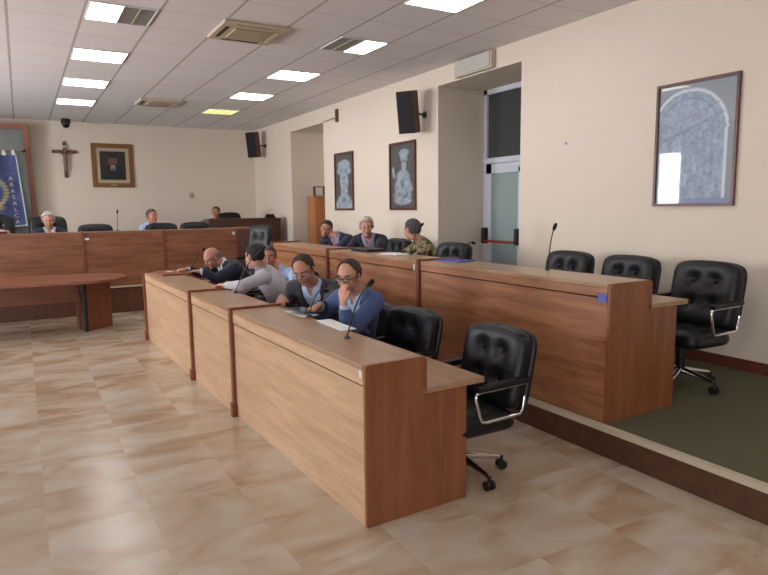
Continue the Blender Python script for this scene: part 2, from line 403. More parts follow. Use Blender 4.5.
light_panel(GX(1), GY(3), ALL, 'second ceiling light of the left row counted from the camera, fully lit')
light_panel(GX(1), GY(6), ALL, 'third ceiling light of the left row, fully lit')
light_panel(GX(1), GY(9), ALL, 'farthest ceiling light of the left row, near the black dome camera')
light_panel(GX(5), GY(-3), ALL, 'bright ceiling light cut by the top edge of the photo, right row')
light_panel(GX(5), GY(0), {2, 3}, 'right row ceiling light with its left half unlit, beside the wall speaker')
light_panel(GX(5), GY(3), ALL, 'white ceiling light of the right row past the half lit one')
light_panel(GX(5), GY(6), ALL, 'white ceiling light of the right row next to the yellow one')
light_panel(GX(5), GY(9), ALL, 'yellow ceiling light at the far end of the right row', 'lamp_yellow')
# the rows go on behind the photographer
light_panel(GX(1), GY(-3), ALL, 'ceiling light of the left row above the photographer')
light_panel(GX(1), GY(-9), ALL, 'ceiling light of the left row behind the photographer')
light_panel(GX(5), GY(-9), ALL, 'ceiling light of the right row behind the photographer')
def cassette(x, y, label):
    t = thing('ceiling_air_conditioner', label, 'air conditioner', (x, y, CEIL))
    h = .365
    b = B().box(-h, h, -h, h, -.035, -.001, .012); b.build('panel', 'cassette', t)
    B().box(-.2, .2, -.2, .2, -.048, -.034, .006).build('intake_grille', mat('intake', s2l(176, 160, 136), .6, bump=.6, bscale=90), t)
    for (a0, a1, b0, b1) in ((-.22, .22, .265, .31), (-.22, .22, -.31, -.265), (.265, .31, -.22, .22), (-.31, -.265, -.22, .22)):
        sl = B().box(a0, a1, b0, b1, -.037, -.034).build('air_slot', 'slot', t)
        if b0 < -.3 or a0 > .2:
            fl = B().box(a0, a1, b0, b1, -.044, -.037).build('flap', 'cassette', sl)
    return t
cassette(2.36, 7.05, 'beige ceiling air conditioner cassette nearest the camera')
cassette(2.36, 12.3, 'beige ceiling air conditioner cassette at the far end of the room')
t = thing('dome_camera', 'black dome security camera on ceiling above the crucifix', 'security camera', (1.0, 15.4, CEIL))
B().tube([(0, 0, 0), (0, 0, -.09)], [.09, .10], 20).build('housing', 'plastic', t, 40)
B().ell((0, 0, -.10), (.085, .085, .10)).build('dome', mat('dome_glass', (.01, .01, .012), .08), t, True)

# ------------------------------------------------------------------ things on the right wall
def wall_speaker(loc, yaw, label):
    t = thing('wall_speaker', label, 'speaker', loc)
    rot = Matrix.Rotation(yaw, 4, 'Z') @ Matrix.Rotation(radians(10), 4, 'Y')   # +x faces the room, tipped down
    def put(b, name, m, par=t, sm=False):
        bmesh.ops.transform(b.bm, matrix=rot, verts=b.bm.verts[:]); return b.build(name, m, par, sm)
    put(B().box(-.09, .12, -.13, .13, -.30, .30, .01), 'cabinet', wood('speaker_wood', s2l(72, 44, 34), s2l(92, 58, 44), 2, .5))
    put(B().box(.12, .135, -.12, .12, -.29, .29, .006), 'front_grille', 'grille')
    B().tube([Vector((-.10, -.0, .0)), (-.10, 0, .0), Vector((WX, loc[1], loc[2])) - Vector(loc)] if False else [(0, 0, 0), (WX - .01 - loc[0], 0, -.02)], .014).build('bracket_arm', 'plastic', t)
    B().tube([(WX - .02 - loc[0], 0, -.02), (WX - .001 - loc[0], 0, -.02)], .05, 12).build('wall_plate', 'plastic', t)
    return t
wall_speaker((5.06, 7.93, 3.03), radians(212), 'black fronted wall speaker beside the door recess')
wall_speaker((5.05, 14.95, 3.19), radians(222), 'black fronted wall speaker in the far right corner')
t = thing('emergency_light', 'unlit emergency light above the door recess', 'emergency light', (WX, 6.72, 3.50))
B().box(-.07, -.001, -.39, .39, -.115, .105, .01).build('housing', 'beige_metal', t)
B().box(-.085, -.069, -.36, .36, -.09, .085, .006).build('diffuser', 'lampglass', t)
t = thing('wall_bracket', 'small brown bracket with a rod at the corner of the far recess', 'bracket', (WX, 10.9, 3.36))
B().box(-.03, -.001, -.05, .05, -.10, .14, .004).build('plate', 'frame_brown', t)
B().tube([(-.03, 0, 0), (-.07, .06, -.02), (-.06, .55, -.03)], .012).build('rod', 'beige_metal', t)
t = thing('hook', 'small metal hook on the cream wall above the row of empty chairs', 'hook', (WX, 5.1, 2.33))
B().tube([(0, 0, 0), (-.02, 0, 0), (-.024, 0, .015)], .005).build('prong', 'steel', t)
B().tube([(-.004, 0, 0), (-.0005, 0, 0)], .014).build('rose', 'steel', t)

def blob(u, v, cu, cv, ru, rv, soft=.25):
    d = np.sqrt(((u - cu) / ru) ** 2 + ((v - cv) / rv) ** 2)
    return np.clip((1 + soft - d) / (2 * soft), 0, 1)
def paint(base, layers):
    col = base.copy()
    for m_, c in layers: col = col * (1 - m_[:, None]) + (c if getattr(c, 'ndim', 1) == 2 else np.array(c)[None, :]) * m_[:, None]
    return col
def statue_a(u, v):    # bearded bust under a carved crown
    n1 = vnoise(u, v * 2, 7); n2 = vnoise(u, v * 2, 18, 3)
    base = lin((84, 78, 76))[None, :] + 0.015 * n1[:, None]
    pale = lin((146, 160, 168))[None, :] * (1 + .25 * n2[:, None] + .35 * n1[:, None]); teal = lin((84, 116, 120))
    m = np.zeros_like(u)
    for e in ((.5, .80, .36, .10), (.5, .70, .40, .10), (.5, .50, .25, .18), (.5, .3, .21, .16), (.48, .07, .50, .12), (.5, .17, .38, .09)): m = np.maximum(m, blob(u, v, *e, .12))
    d = np.maximum.reduce([blob(u, v, *e, .3) for e in ((.5, .16, .13, .05), (.36, .70, .07, .035), (.62, .70, .07, .035), (.5, .56, .12, .02), (.74, .6, .05, .06), (.24, .62, .05, .05))])
    return np.clip(paint(base, [(m, pale), (d * .7 * m, teal)]), 0, 1)
def statue_b(u, v):    # half figure with a tall headdress, arms folded
    n1 = vnoise(u, v * 2, 7, 5); n2 = vnoise(u, v * 2, 20, 8)
    base = lin((80, 76, 74))[None, :] + 0.015 * n1[:, None]
    pale = lin((142, 152, 162))[None, :] * (1 + .28 * n2[:, None] + .35 * n1[:, None]); teal = lin((70, 104, 104))
    m = np.zeros_like(u)
    for e in ((.56, .86, .20, .06), (.55, .78, .15, .08), (.55, .66, .10, .10), (.52, .47, .28, .13), (.4, .33, .24, .16), (.62, .33, .26, .14), (.5, .20, .36, .10), (.5, .12, .36, .07), (.10, .6, .05, .06), (.13, .52, .06, .05), (.83, .3, .08, .05)): m = np.maximum(m, blob(u, v, *e, .14))
    d = np.maximum.reduce([blob(u, v, *e, .3) for e in ((.5, .73, .05, .02), (.6, .73, .04, .02), (.5, .38, .07, .08), (.6, .18, .1, .03), (.36, .22, .06, .04), (.7, .22, .05, .04))])
    return np.clip(paint(base, [(m, pale), (d * .7 * m, teal)]), 0, 1)
def relief(u, v):      # pale blue arched relief
    n1 = vnoise(u, v * 1.45, 9, 2); n2 = vnoise(u, v * 1.45, 24, 4)
    base = np.repeat(lin((132, 138, 146))[None, :], len(u), 0)
    # arch: centre at (.42,.60)
    r = np.sqrt(((u - .40) / .52) ** 2 + ((v - .60) / .36) ** 2)
    inside = np.where(v > .60, r < 1, (u > .05) & (u < .92)).astype(float)
    field = lin((152, 166, 184))[None, :] * (1 + .25 * n2[:, None] + .25 * n1[:, None])
    ring = np.where(v > .60, (np.abs(r - .97) < .035), (np.abs(u - .90) < .02)).astype(float)
    ring2 = np.where(v > .60, (np.abs(r - .78) < .02), 0).astype(float)
    fig = np.zeros_like(u)
    for k in range(9):
        for q in range(3):
            fig = np.maximum(fig, blob(u, v, .13 + .09 * k + .02 * (q % 2), .13 + .165 * q + .03 * (k % 2), .024, .055, .3)); fig = np.maximum(fig, blob(u, v, .13 + .09 * k + .02 * (q % 2), .205 + .165 * q + .03 * (k % 2), .014, .014, .3))
    band = (np.abs(v - (.52 + .25 * u)) < .008) | (np.abs(v - (.62 + .25 * u)) < .006)
    ped = ((v < .045)).astype(float)
    return np.clip(paint(base, [(inside, field), (inside * np.clip(.3 + n2, 0, .8), lin((104, 120, 146))), (fig * inside * .3 * np.clip(.6 + 1.2 * n1, 0, 1), lin((184, 198, 214))), (ring, lin((196, 204, 214))), (ring2 * .6, lin((100, 120, 150))), (band.astype(float) * inside * .6, lin((104, 118, 142))), (ped, lin((120, 132, 168)))]), 0, 1)
def portrait(u, v):
    n1 = vnoise(u, v, 4, 9)
    base = lin((46, 38, 38))[None, :] * (1 + .4 * n1[:, None])
    return np.clip(paint(base, [(blob(u, v, .5, .1, .42, .45, .12), lin((26, 24, 30))), (blob(u, v, .5, .66, .17, .19, .12), lin((112, 78, 60))), (blob(u, v, .5, .84, .18, .08, .2), lin((40, 30, 26))),
        (blob(u, v, .5, .42, .09, .10, .3), lin((150, 146, 142))), (blob(u, v, .5, .36, .03, .10, .3), lin((24, 22, 26))), (blob(u, v, .5, .56, .10, .03, .4) * .6, lin((60, 40, 34))), (blob(u, v, .42, .69, .04, .015, .4), lin((50, 34, 30))), (blob(u, v, .58, .69, .04, .015, .4), lin((50, 34, 30)))]), 0, 1)
def framed(name, label, loc, rz, w, h, fw, fn, pm, fm, cat='picture', tilt=0, mat_w=0):
    t = thing(name, label, cat, loc, rz)
    t.rotation_euler = (radians(tilt), 0, rz)
    d = .03
    for k, pts in enumerate((((-w/2, h/2), (w/2, h/2), (w/2-fw, h/2-fw), (-w/2+fw, h/2-fw)), ((-w/2, -h/2), (w/2, -h/2), (w/2-fw, -h/2+fw), (-w/2+fw, -h/2+fw)),
                ((-w/2, -h/2), (-w/2, h/2), (-w/2+fw, h/2-fw), (-w/2+fw, -h/2+fw)), ((w/2, -h/2), (w/2, h/2), (w/2-fw, h/2-fw), (w/2-fw, -h/2+fw)))):
        B().prism(pts, -d, -.002, 1, .003).build('frame_bar', fm, t)
    if mat_w:
        B().box(-w/2+fw, w/2-fw, -.014, -.004, -h/2+fw, h/2-fw).build('mount', mat('linen_mount', s2l(176, 160, 132), .8), t)
        c = canvas('picture_sheet', w - 2*fw - 2*mat_w, h - 2*fw - 2*mat_w, fn, pm, t); c.location = (0, -.017, 0)
    else:
        c = canvas('picture_sheet', w - 2*fw, h - 2*fw, fn, pm, t); c.location = (0, -.012, 0)
    return t
RW = -pi / 2   # pictures on the right wall face -x
framed('statue_poster', 'framed poster of a bearded stone bust, nearer the far recess', (WX, 10.65, 2.135), RW, .78, 1.08, .035, statue_a, 'print', 'frame_brown')
framed('statue_poster', 'framed poster of a stone figure in tall headdress, below the wall speaker', (WX, 8.56, 2.135), RW, .79, 1.08, .035, statue_b, 'print', 'frame_brown')
framed('relief_poster', 'large glazed poster of a pale blue arched relief on right wall', (WX, 3.55, 2.19), RW, .80, 1.13, .028, relief, 'print_glazed', 'frame_brown')

# ------------------------------------------------------------------ things on the back wall
t = framed('portrait_painting', 'gilt framed portrait of a dark suited man on the back wall', (1.945, BY, 2.67), 0, .90, 1.0, .10, portrait, 'painting', 'gold', 'painting', mat_w=.075)
B().box(-.07, .07, -.04, -.028, -.46, -.425).build('name_plate', 'brass', t)
t = thing('crucifix', 'wooden crucifix with a pale figure on the back wall', 'crucifix', (.96, BY, 2.80))
B().box(-.035, .035, -.04, -.002, -.42, .36, .004).build('upright', 'frame_brown', t)
B().box(-.25, .25, -.045, -.004, .12, .19, .004).build('crossbeam', 'frame_brown', t)
b = B().limb([(-.20, -.06, .17), (-.05, -.07, .10)], [.012, .02]).limb([(.20, -.06, .17), (.05, -.07, .10)], [.012, .02])
b.loft([((0, -.07, .11), Vector((1, 0, 0)), Vector((0, 1, 0)), .055, .03), ((0, -.07, .02), Vector((1, 0, 0)), Vector((0, 1, 0)), .035, .025), ((0, -.07, -.05), Vector((1, 0, 0)), Vector((0, 1, 0)), .045, .03), ((0, -.075, -.16), Vector((1, 0, 0)), Vector((0, 1, 0)), .03, .025), ((0, -.06, -.30), Vector((1, 0, 0)), Vector((0, 1, 0)), .015, .018)])
b.ell((.01, -.085, .165), (.028, .03, .036))
b.build('figure', mat('corpus', s2l(132, 98, 80), .6), t, True)
B().box(-.035, .035, -.05, -.04, .24, .29).build('scroll', 'beige_metal', t)
B().tube([(0, -.02, .36), (0, -.02, .40)], [.012, .02], 8).build('finial', 'brass', t)
t = thing('wall_socket', 'small pale wall switch plate on the back wall', 'switch', (3.70, BY, 1.98))
B().box(-.05, .05, -.015, -.001, -.07, .07, .004).build('plate', 'beige_metal', t)
B().box(-.02, .02, -.024, -.014, -.03, .03, .003).build('rocker', 'steel', t)

# tall glazed case tipped forward at the top, banner on a rod in front
t = thing('banner_case', 'tall brown framed glazed case leaning on the back wall', 'display case', (-.62, BY - .03, 0.9))
t.rotation_euler = (radians(4.2), radians(-2.0), 0)
w2, hh = .98, 2.56
for (a0, a1, b0, b1) in ((-w2, -w2 + .1, 0, hh), (w2 - .1, w2, 0, hh), (-w2 + .1, w2 - .1, hh - .09, hh), (-w2 + .1, w2 - .1, 0, .1)):
    B().box(a0, a1, -.08, -.02, b0, b1, .008).build('frame_bar', 'case_frame', t)
B().box(-w2 + .1, w2 - .1, -.03, -.022, .1, hh - .09).build('backing', 'mirror', t)
B().box(-w2 + .1, w2 - .1, -.058, -.054, .1, hh - .09).build('glass_front', 'lens', t)
def banner_fn(u, v):
    n1 = vnoise(u, v * 1.4, 6, 1); n2 = vnoise(u, v * 1.4, 22, 6)
    base = lin((72, 80, 122))[None, :] * (1 + .35 * n1[:, None] + .2 * n2[:, None])
    cu, cv = .5, .50
    L_ = []
    # wreath of gold leaves
    wr = np.zeros_like(u)
    for k in range(26):
        a = -pi / 2 + (k - 12.5) / 13 * 2.55
        rr = .30
        wr = np.maximum(wr, blob(u, v, cu + rr * sin(a + pi / 2) * 1.0, cv - .24 * cos(a + pi / 2), .035, .022, .4))
    L_.append((wr, lin((170, 160, 120))))
    L_.append((blob(u, v, .5, .54, .14, .12, .1), lin((176, 168, 150))))
    L_.append((blob(u, v, .5, .54, .11, .10, .1), lin((96, 48, 62))))
    L_.append((blob(u, v, .5, .70, .12, .035, .3), lin((168, 150, 110))))
    L_.append((blob(u, v, .36, .28, .10, .03, .5), lin((168, 130, 96))))
    L_.append((blob(u, v, .64, .28, .10, .03, .5), lin((168, 130, 96))))
    L_.append((((np.abs(v - .74) < .004)).astype(float) * .5, lin((120, 130, 170))))
    ed = ((u < .02) | (u > .98) | (v < .015)).astype(float)
    L_.append((ed, lin((190, 194, 200))))
    return np.clip(paint(base, L_), 0, 1)
t = thing('town_banner', 'blue velvet banner with silver edging and gold wreath', 'banner', (-.66, 15.42, 2.03))
t.rotation_euler = (radians(3.0), radians(-4.0), 0)
bn = canvas('cloth', 1.47, 1.50, banner_fn, 'banner', t, 150)
for v_ in bn.data.vertices: v_.co.y = .02 * sin(v_.co.x * 14)
bn.modifiers.new('thickness', 'SOLIDIFY').thickness = .006
B().tube([(-.88, -.0, .82), (.88, -.0, .82)], .016, 10).build('rod', 'brass', t)
B().ell((.89, 0, .82), (.03, .03, .03)).build('rod_knob', 'plastic', t, True)
for k in range(9):
    xx = -.68 + k * .17
    B().box(xx - .03, xx + .03, -.022, -.016, .74, .84).box(xx - .03, xx + .03, .016, .022, .74, .84).box(xx - .03, xx + .03, -.022, .022, .835, .845).build('hanging_loop', 'banner_loop' if False else 'white', t)
def text(body, size, loc, m, parent, rot=(pi / 2, 0, 0), ext=.001, name='lettering'):
    cu = bpy.data.curves.new(name, 'FONT'); cu.body = body; cu.size = size; cu.extrude = ext; cu.align_x = 'CENTER'; cu.align_y = 'CENTER'
    tmp = bpy.data.objects.new('tmp', cu); C.objects.link(tmp)
    me = bpy.data.meshes.new_from_object(tmp.evaluated_get(bpy.context.evaluated_depsgraph_get())); bpy.data.objects.remove(tmp)
    me.materials.append(M[m]); o = bpy.data.objects.new(name, me); C.objects.link(o); o.parent = parent; o.location = loc; o.rotation_euler = rot
    return o
for k, ch in enumerate('ARASALCA'):      # embroidered column of letters by the right border
    text(ch, .12, (.56, -.035, .26 - .13 * k), 'beige_metal', t)

# ------------------------------------------------------------------ councillors' desks
def desk_row(secs, fx, z0, zt, zw, lx, wx, wp, group, rail, near_end, skew):
    """secs: list of (y0, y1, label); fx front face x, lx ledge rear x, wx worktop rear x"""
    for i, (y0, y1, lab) in enumerate(secs):
        t = thing('council_desk', lab, 'desk', (fx - skew * (y0 - secs[0][0]), y0, z0), math.atan(skew), group); H = zt - z0; Wk = zw - z0; Ln = y1 - y0; g = .004
        n0 = .028 if (near_end and i == 0) else g
        B().box(0, .025, n0, Ln - g, .0, H - rail - .008).build('front_panel', wp, t)
        B().box(-.004, .025, n0, Ln - g, H - rail, H - .028, .003).build('top_rail', wp, t)
        B().box(-.004, lx - fx, n0, Ln - g, H - .028, H, .004).build('ledge', 'wood_top', t)
        B().box(lx - fx - .03, lx - fx - .008, n0, Ln - g, Wk, H - .029).build('riser', 'wood_end', t)
        B().box(lx - fx - .03, wx - fx, 0 if n0 > .01 else g, Ln - g, Wk - .035, Wk - .001, .005).build('worktop', 'wood_top', t)
        # far end trim, wraps front and top
        b = B().box(-.028, lx - fx + .04, Ln - .05, Ln - .0045, H + .001, H + .018, .005).box(-.028, -.005, Ln - .05, Ln - .0045, 0, H + .01, .004).box(-.045, -.005, Ln - .065, Ln - .0045, 0, .11, .008)
        b.build('end_trim', 'wood_trim', t)
        B().box(.03, lx - fx - .01, Ln - .035, Ln - .012, 0, H - .03).build('divider_panel', 'wood_end', t)
        if near_end and i == 0:
            e = [(-.004, 0), (wx - fx - .13, 0), (wx - fx - .13, Wk - .036), (lx - fx + .01, Wk - .036), (lx - fx + .01, H - .012), (lx - fx - .012, H + .003), (.012, H + .003), (-.004, H - .012)]
            B().prism(e, 0, .026, 1, .002).build('end_panel', 'wood_end', t)
        else:
            B().box(lx - fx, wx - fx - .06, .01, .03, 0, Wk - .037).build('support_panel', 'wood_end', t)
desk_row([(2.66, 4.80, 'front row desk section nearest the camera with reddish end panel'), (4.81, 6.06, 'short middle section of the front row desk'), (6.07, 8.30, 'farthest section of the front row desk, bald man leaning on it')],
         1.435, 0, .86, .69, 1.80, 2.21, 'wood_sheen', 'front row desk sections', .105, True, .0235)
desk_row([(2.70, 4.95, 'raised rear row desk section nearest the camera, in front of three empty chairs'), (4.96, 6.95, 'middle section of the raised rear row desk, before the grey haired man'), (6.96, 8.85, 'far section of the raised rear row desk, before the dark haired man')],
         3.27, DAIS, 1.135, .97, 3.68, 4.10, 'wood_mid', 'rear row desk sections', .09, True, .009)
# long desk on the back platform
struct('trim_3', B().box(LX, 3.24, 10.74, 10.80, 0, .41), 'wood_dark_z')
struct('trim_4', B().box(LX, 3.25, 10.69, 10.80, .41, .44), 'beige_metal')
struct('floor_corner_platform', B().box(3.25, WX, 13.2, BY, DAIS, .30), 'green_carpet')
for x0, x1, lab in ((-4.0, -2.8, 'outermost left section of the long back desk'), (-2.8, -1.6, 'second section from the left of the long back desk'), (-1.6, -.4, 'third section from the left of the long back desk'),
                    (-.4, .8, 'back desk section in front of the white haired man'), (.8, 2.0, 'back desk section behind the round end of the oval table'), (2.0, 3.24, 'last right section of the back desk behind the bald man')):
    t = thing('long_desk', lab, 'desk', (x0, 10.70, .44), 0, 'sections of the long back desk'); Wd = x1 - x0
    B().box(.035, Wd - .001, 0, .025, 0, .84).build('front_panel', 'wood_back', t)
    B().box(.035, Wd - .001, -.006, .40, .841, .87, .004).build('ledge', 'wood_back', t)
    B().box(.001, .034, -.015, .40, 0, .875, .004).build('upright_trim', 'wood_trim', t)
    B().box(.036, Wd - .001, .40, .80, .62, .65).build('worktop', 'wood_top', t)
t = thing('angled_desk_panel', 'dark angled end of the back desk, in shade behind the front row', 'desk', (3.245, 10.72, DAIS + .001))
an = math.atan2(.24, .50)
q = B().prism([(0, 0), (.50, .24), (.485, .27), (-.0, .035)], 0, 1.075).build('front_panel', 'wood_dark_z', t)  # shade of the face turned from the windows put into a darker wood
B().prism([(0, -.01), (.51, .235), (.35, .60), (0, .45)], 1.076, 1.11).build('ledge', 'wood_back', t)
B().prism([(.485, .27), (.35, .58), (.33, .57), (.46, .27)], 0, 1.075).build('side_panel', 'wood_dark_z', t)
t = thing('clerk_desk', 'tall dark wooden desk in the far right corner', 'desk', (3.53, 13.62, .30))
B().box(0, 1.64, 0, .03, 0, 1.09).build('front_panel', 'wood_dark', t)
B().box(-.02, 1.66, -.02, .35, 1.091, 1.13, .006).build('ledge', 'wood_dark', t)
B().box(0, .03, .031, .7, 0, 1.09).build('side_panel', 'wood_dark_z', t); B().box(1.61, 1.64, .031, .7, 0, 1.09).build('side_panel', 'wood_dark_z', t)
B().box(.031, 1.609, .30, .72, .72, .75).build('worktop', 'wood_dark', t)
# oval table
t = thing('oval_table', 'reddish wooden table with rounded end on marble floor', 'table', (0, 9.5, 0))
pts = [(-2.6, -.50)]
pts += [(.62, -.68)]
for k in range(11):
    a = -pi / 2 + pi * k / 10; pts.append((.70 + .55 * cos(a), -.06 + .60 * sin(a)))
pts += [(.62, .52), (-2.6, .62)]
pts = [(-2.6, -.48), (-1, -.53), (.30, -.62), (.75, -.66)] + [(.75 + .50 * cos(-pi/2 + pi*k/12), -.08 + .56 * sin(-pi/2 + pi*k/12)) for k in range(1, 12)] + [(.75, .48), (.30, .56), (-1, .60), (-2.6, .60)]
B().prism(pts, .70, .735, 2, .004).build('tabletop', 'wood_table', t)
B().box(-2.3, .62, -.02, .01, .40, .695).build('modesty_panel', 'wood_table', t)
B().prism([(.66, -.19), (.70, -.20), (1.04, .12), (1.02, .15)], 0, .70).build('end_panel', 'wood_trim', t)
B().tube([(.665, -.20, 0), (.665, -.20, .70)], .035, 12).build('corner_post', 'plastic', t, 40)
B().box(.60, .64, .02, .5, 0, .70).build('inner_panel', 'wood_trim', t)
B().box(-2.3, -2.26, -.35, .4, 0, .70).build('end_panel', 'wood_trim', t)

# ------------------------------------------------------------------ cabinet in the far recess
t = thing('wooden_cabinet', 'narrow orange wooden cabinet standing in the far recess', 'cabinet', (5.66, 12.72, DAIS))
B().box(0, .45, .02, .45, .0, 1.66, .004).build('body', 'wood_orange', t)
B().box(.01, .44, -.002, .018, .04, 1.64, .003).build('door', 'wood_orange', t)
B().box(-.015, .465, -.01, .46, 1.661, 1.70, .005).build('top_board', 'wood_orange', t)
t = thing('wooden_rack', 'small dark open frame standing on the orange cabinet', 'rack', (5.86, 12.95, DAIS + 1.701))
b = B()
for xx in (-.13, .11): b.box(xx, xx + .02, -.05, .05, 0, .22)
b.box(-.11, .11, -.05, .05, .20, .22); b.build('frame', 'frame_brown', t)
B().box(-.11, .11, -.05, .05, .0, .03).build('shelf', 'steel', t)

# ------------------------------------------------------------------ chairs
def make_chair(high=False):
    t = thing('office_chair' if not high else 'high_back_chair', 'x', 'chair')
    bh = .50 if not high else .82
    lean = radians(12); ux = (0, 1, 0); uy = (-sin(lean), 0, cos(lean)); uz = (cos(lean), 0, sin(lean))
    zc = .44 + bh / 2 * cos(lean)
    dv = [(-.30, .42), (.30, .42), (-.30, -.28), (.30, -.28)] if not high else [(-.3, .5), (.3, .5), (-.3, 0), (.3, 0)]
    dents = [(a, v, .035, .045) for a, v in dv] + [(a, v, .012, .11) for a, v in dv]
    bk = B().pad((-.235 - bh / 2 * sin(lean), 0, zc), ux, uy, uz, .565, bh, .075, .02, dents, 34, .09, .02).build('backrest', 'leather', t, 60)
    for a, v in dv:
        b = B(); p = Vector((-.235 - bh/2*sin(lean), 0, zc)) + Vector(ux) * a * .30 + Vector(uy) * v * bh / 2 + Vector(uz) * .040
        b.ell(p, (.012, .012, .012), seg=8, rings=6)
        b.build('tuft_button', 'leather', bk, True)
    B().pad((-.275 - bh / 2 * sin(lean), 0, zc - .01), ux, uy, uz, .585, bh + .015, .03, .03, (), 20, .09, .02).build('back_shell', 'leather', t, 60)
    dv2 = [(-.3, .2), (.3, .2), (-.3, -.45), (.3, -.45)]
    B().pad((.02, 0, .385), ux, (1, 0, .03), (0, 0, 1), .56, .52, .085, .05, [(a, v, .02, .05) for a, v in dv2], 26, .08).build('seat', 'leather', t, 60)
    for s in (-1, 1):
        y = s * .30
        path = [(-.26, y, .56), (-.245, y, .47), (-.22, y, .445), (.05, y, .445), (.08, y, .455), (.095, y, .49), (.125, y, .60), (.12, y, .628), (.09, y, .638), (-.26, y, .638)]
        arm = B().tube(path, .011, 10).build('armrest', 'chrome', t, 60)
        B().box(-.28, .12, y - .028, y + .028, .640, .676, .012).build('arm_pad', 'leather', arm)
    B().tube([(0, 0, .10), (0, 0, .34)], .032, 14).box(-.12, .12, -.10, .10, .325, .348, .005).build('column', 'plastic', t, 40)
    for k in range(5):
        a = 2 * pi * k / 5 + .3
        l = B().tube([(.03 * cos(a), .03 * sin(a), .125), (.27 * cos(a), .27 * sin(a), .085)], [.026, .016], 8).build('base_leg', 'chrome', t, 60)
        cx_, cy_ = .285 * cos(a), .285 * sin(a); tx, ty = -sin(a), cos(a)
        b = B().tube([(cx_, cy_, .09), (cx_, cy_, .055)], .012, 8)
        for s in (-1, 1): b.tube([(cx_ + tx*s*.010, cy_ + ty*s*.010, .030), (cx_ + tx*s*.028, cy_ + ty*s*.028, .030)], .030, 14)
        b.build('caster', 'plastic', l, 40)
    return t
chair0 = make_chair(); hchair0 = make_chair(True)
first = {0: True, 1: True}
def place_chair(x, y, z, face, label, group=None, high=False):
    src = hchair0 if high else chair0
    if first[high]:
        first[high] = False; src.location = (x, y, z); src.rotation_euler = (0, 0, radians(face)); src['label'] = label
        if group: src['group'] = group
        return src
    return dup(src, (x, y, z), radians(face), label, group)
g1 = 'black leather chairs of the front row'; g2 = 'black leather chairs of the rear row'; g3 = 'black chairs behind the back desk'
place_chair(2.24, 2.95, 0, 183, 'empty black leather chair nearest the camera, at the end of the front row', g1).scale = (1, .96, .95)
place_chair(2.16, 3.82, 0, 183, 'empty black leather chair between the man in blue and the nearest empty chair', g1).scale = (1, 1, .95)
for xx, yy, ff, ll in ((2.24, 4.48, 190, 'black leather chair under the man in the blue jacket'), (2.40, 5.24, 210, 'black leather chair under the man in the dark suit with glasses'), (2.46, 6.24, 165, 'black leather chair under the man in the pale grey shirt'),
        (2.78, 7.24, 215, 'black leather chair under the man in the light blue shirt, front row'), (2.52, 7.98, 182, 'black leather chair under the bald man')):
    place_chair(xx, yy, 0, ff, ll, g1).scale = (1, 1, .90)
for xx, yy, ff, ll in ((4.48, 3.0, 182, 'empty black leather chair fully visible at the right end of the rear row'), (4.48, 3.76, 181, 'middle one of the three empty chairs against the blank wall'),
        (4.48, 4.50, 180, 'empty black leather chair next to the desk microphone, farthest of the three'), (4.48, 6.42, 188, 'black leather chair under the man in camouflage'),
        (4.50, 7.84, 184, 'black leather chair under the grey haired man in navy jacket, rear row'), (4.50, 8.76, 178, 'black leather chair under the dark haired man leaning sideways')):
    place_chair(xx, yy, DAIS, ff, ll, g2).scale = (1, 1, 1.04)
place_chair(3.31, 10.18, DAIS, 215, 'black chair standing in for an unidentified dark shape near the angled back desk end', g3, True).scale = (.8, .8, .93)  # chair added in place of a dark shape of unknown kind
place_chair(.40, 11.72, .30, -90, 'tall black chair behind the white haired man', g3, True)
place_chair(-.38, 11.72, .34, -90, 'tall black chair behind the man cut by the left edge', g3, True)
for xx, yy, ff, ll in ((1.13, 11.65, -90, 'empty black chair showing between the white haired man and the man in pale blue'), (2.18, 11.30, -90, 'black chair just in front of the man in pale blue, top edge showing'), (2.90, 11.55, -80, 'black chair at the right end of the back desk, only its top edge showing')):
    place_chair(xx, yy, .30, ff, ll, g3, True).scale = (1, 1, .88)
place_chair(4.33, 14.42, .30, -90, 'black chair behind the tall corner desk beside the seated man', g3, True)
# ------------------------------------------------------------------ people
def solid_remesh(b, voxel, smooth):
    me = bpy.data.meshes.new('t'); bmesh.ops.recalc_face_normals(b.bm, faces=b.bm.faces[:]); b.bm.to_mesh(me); b.bm.free()
    o = bpy.data.objects.new('t', me); C.objects.link(o)
    m = o.modifiers.new('r', 'REMESH'); m.mode = 'VOXEL'; m.voxel_size = voxel; m.adaptivity = 0
    s = o.modifiers.new('s', 'SMOOTH'); s.factor = .5; s.iterations = smooth
    dg = bpy.context.evaluated_depsgraph_get(); dg.update()
    out = bpy.data.meshes.new_from_object(o.evaluated_get(dg)); bpy.data.objects.remove(o)
    out.polygons.foreach_set('use_smooth', [True] * len(out.polygons))
    return out
def seg_dist(P, a, b):
    a = np.array(a); b = np.array(b); d = b - a; L = max(1e-9, d @ d)
    t = np.clip(((P - a) @ d) / L, 0, 1)
    return np.linalg.norm(P - (a + t[:, None] * d), axis=1), t
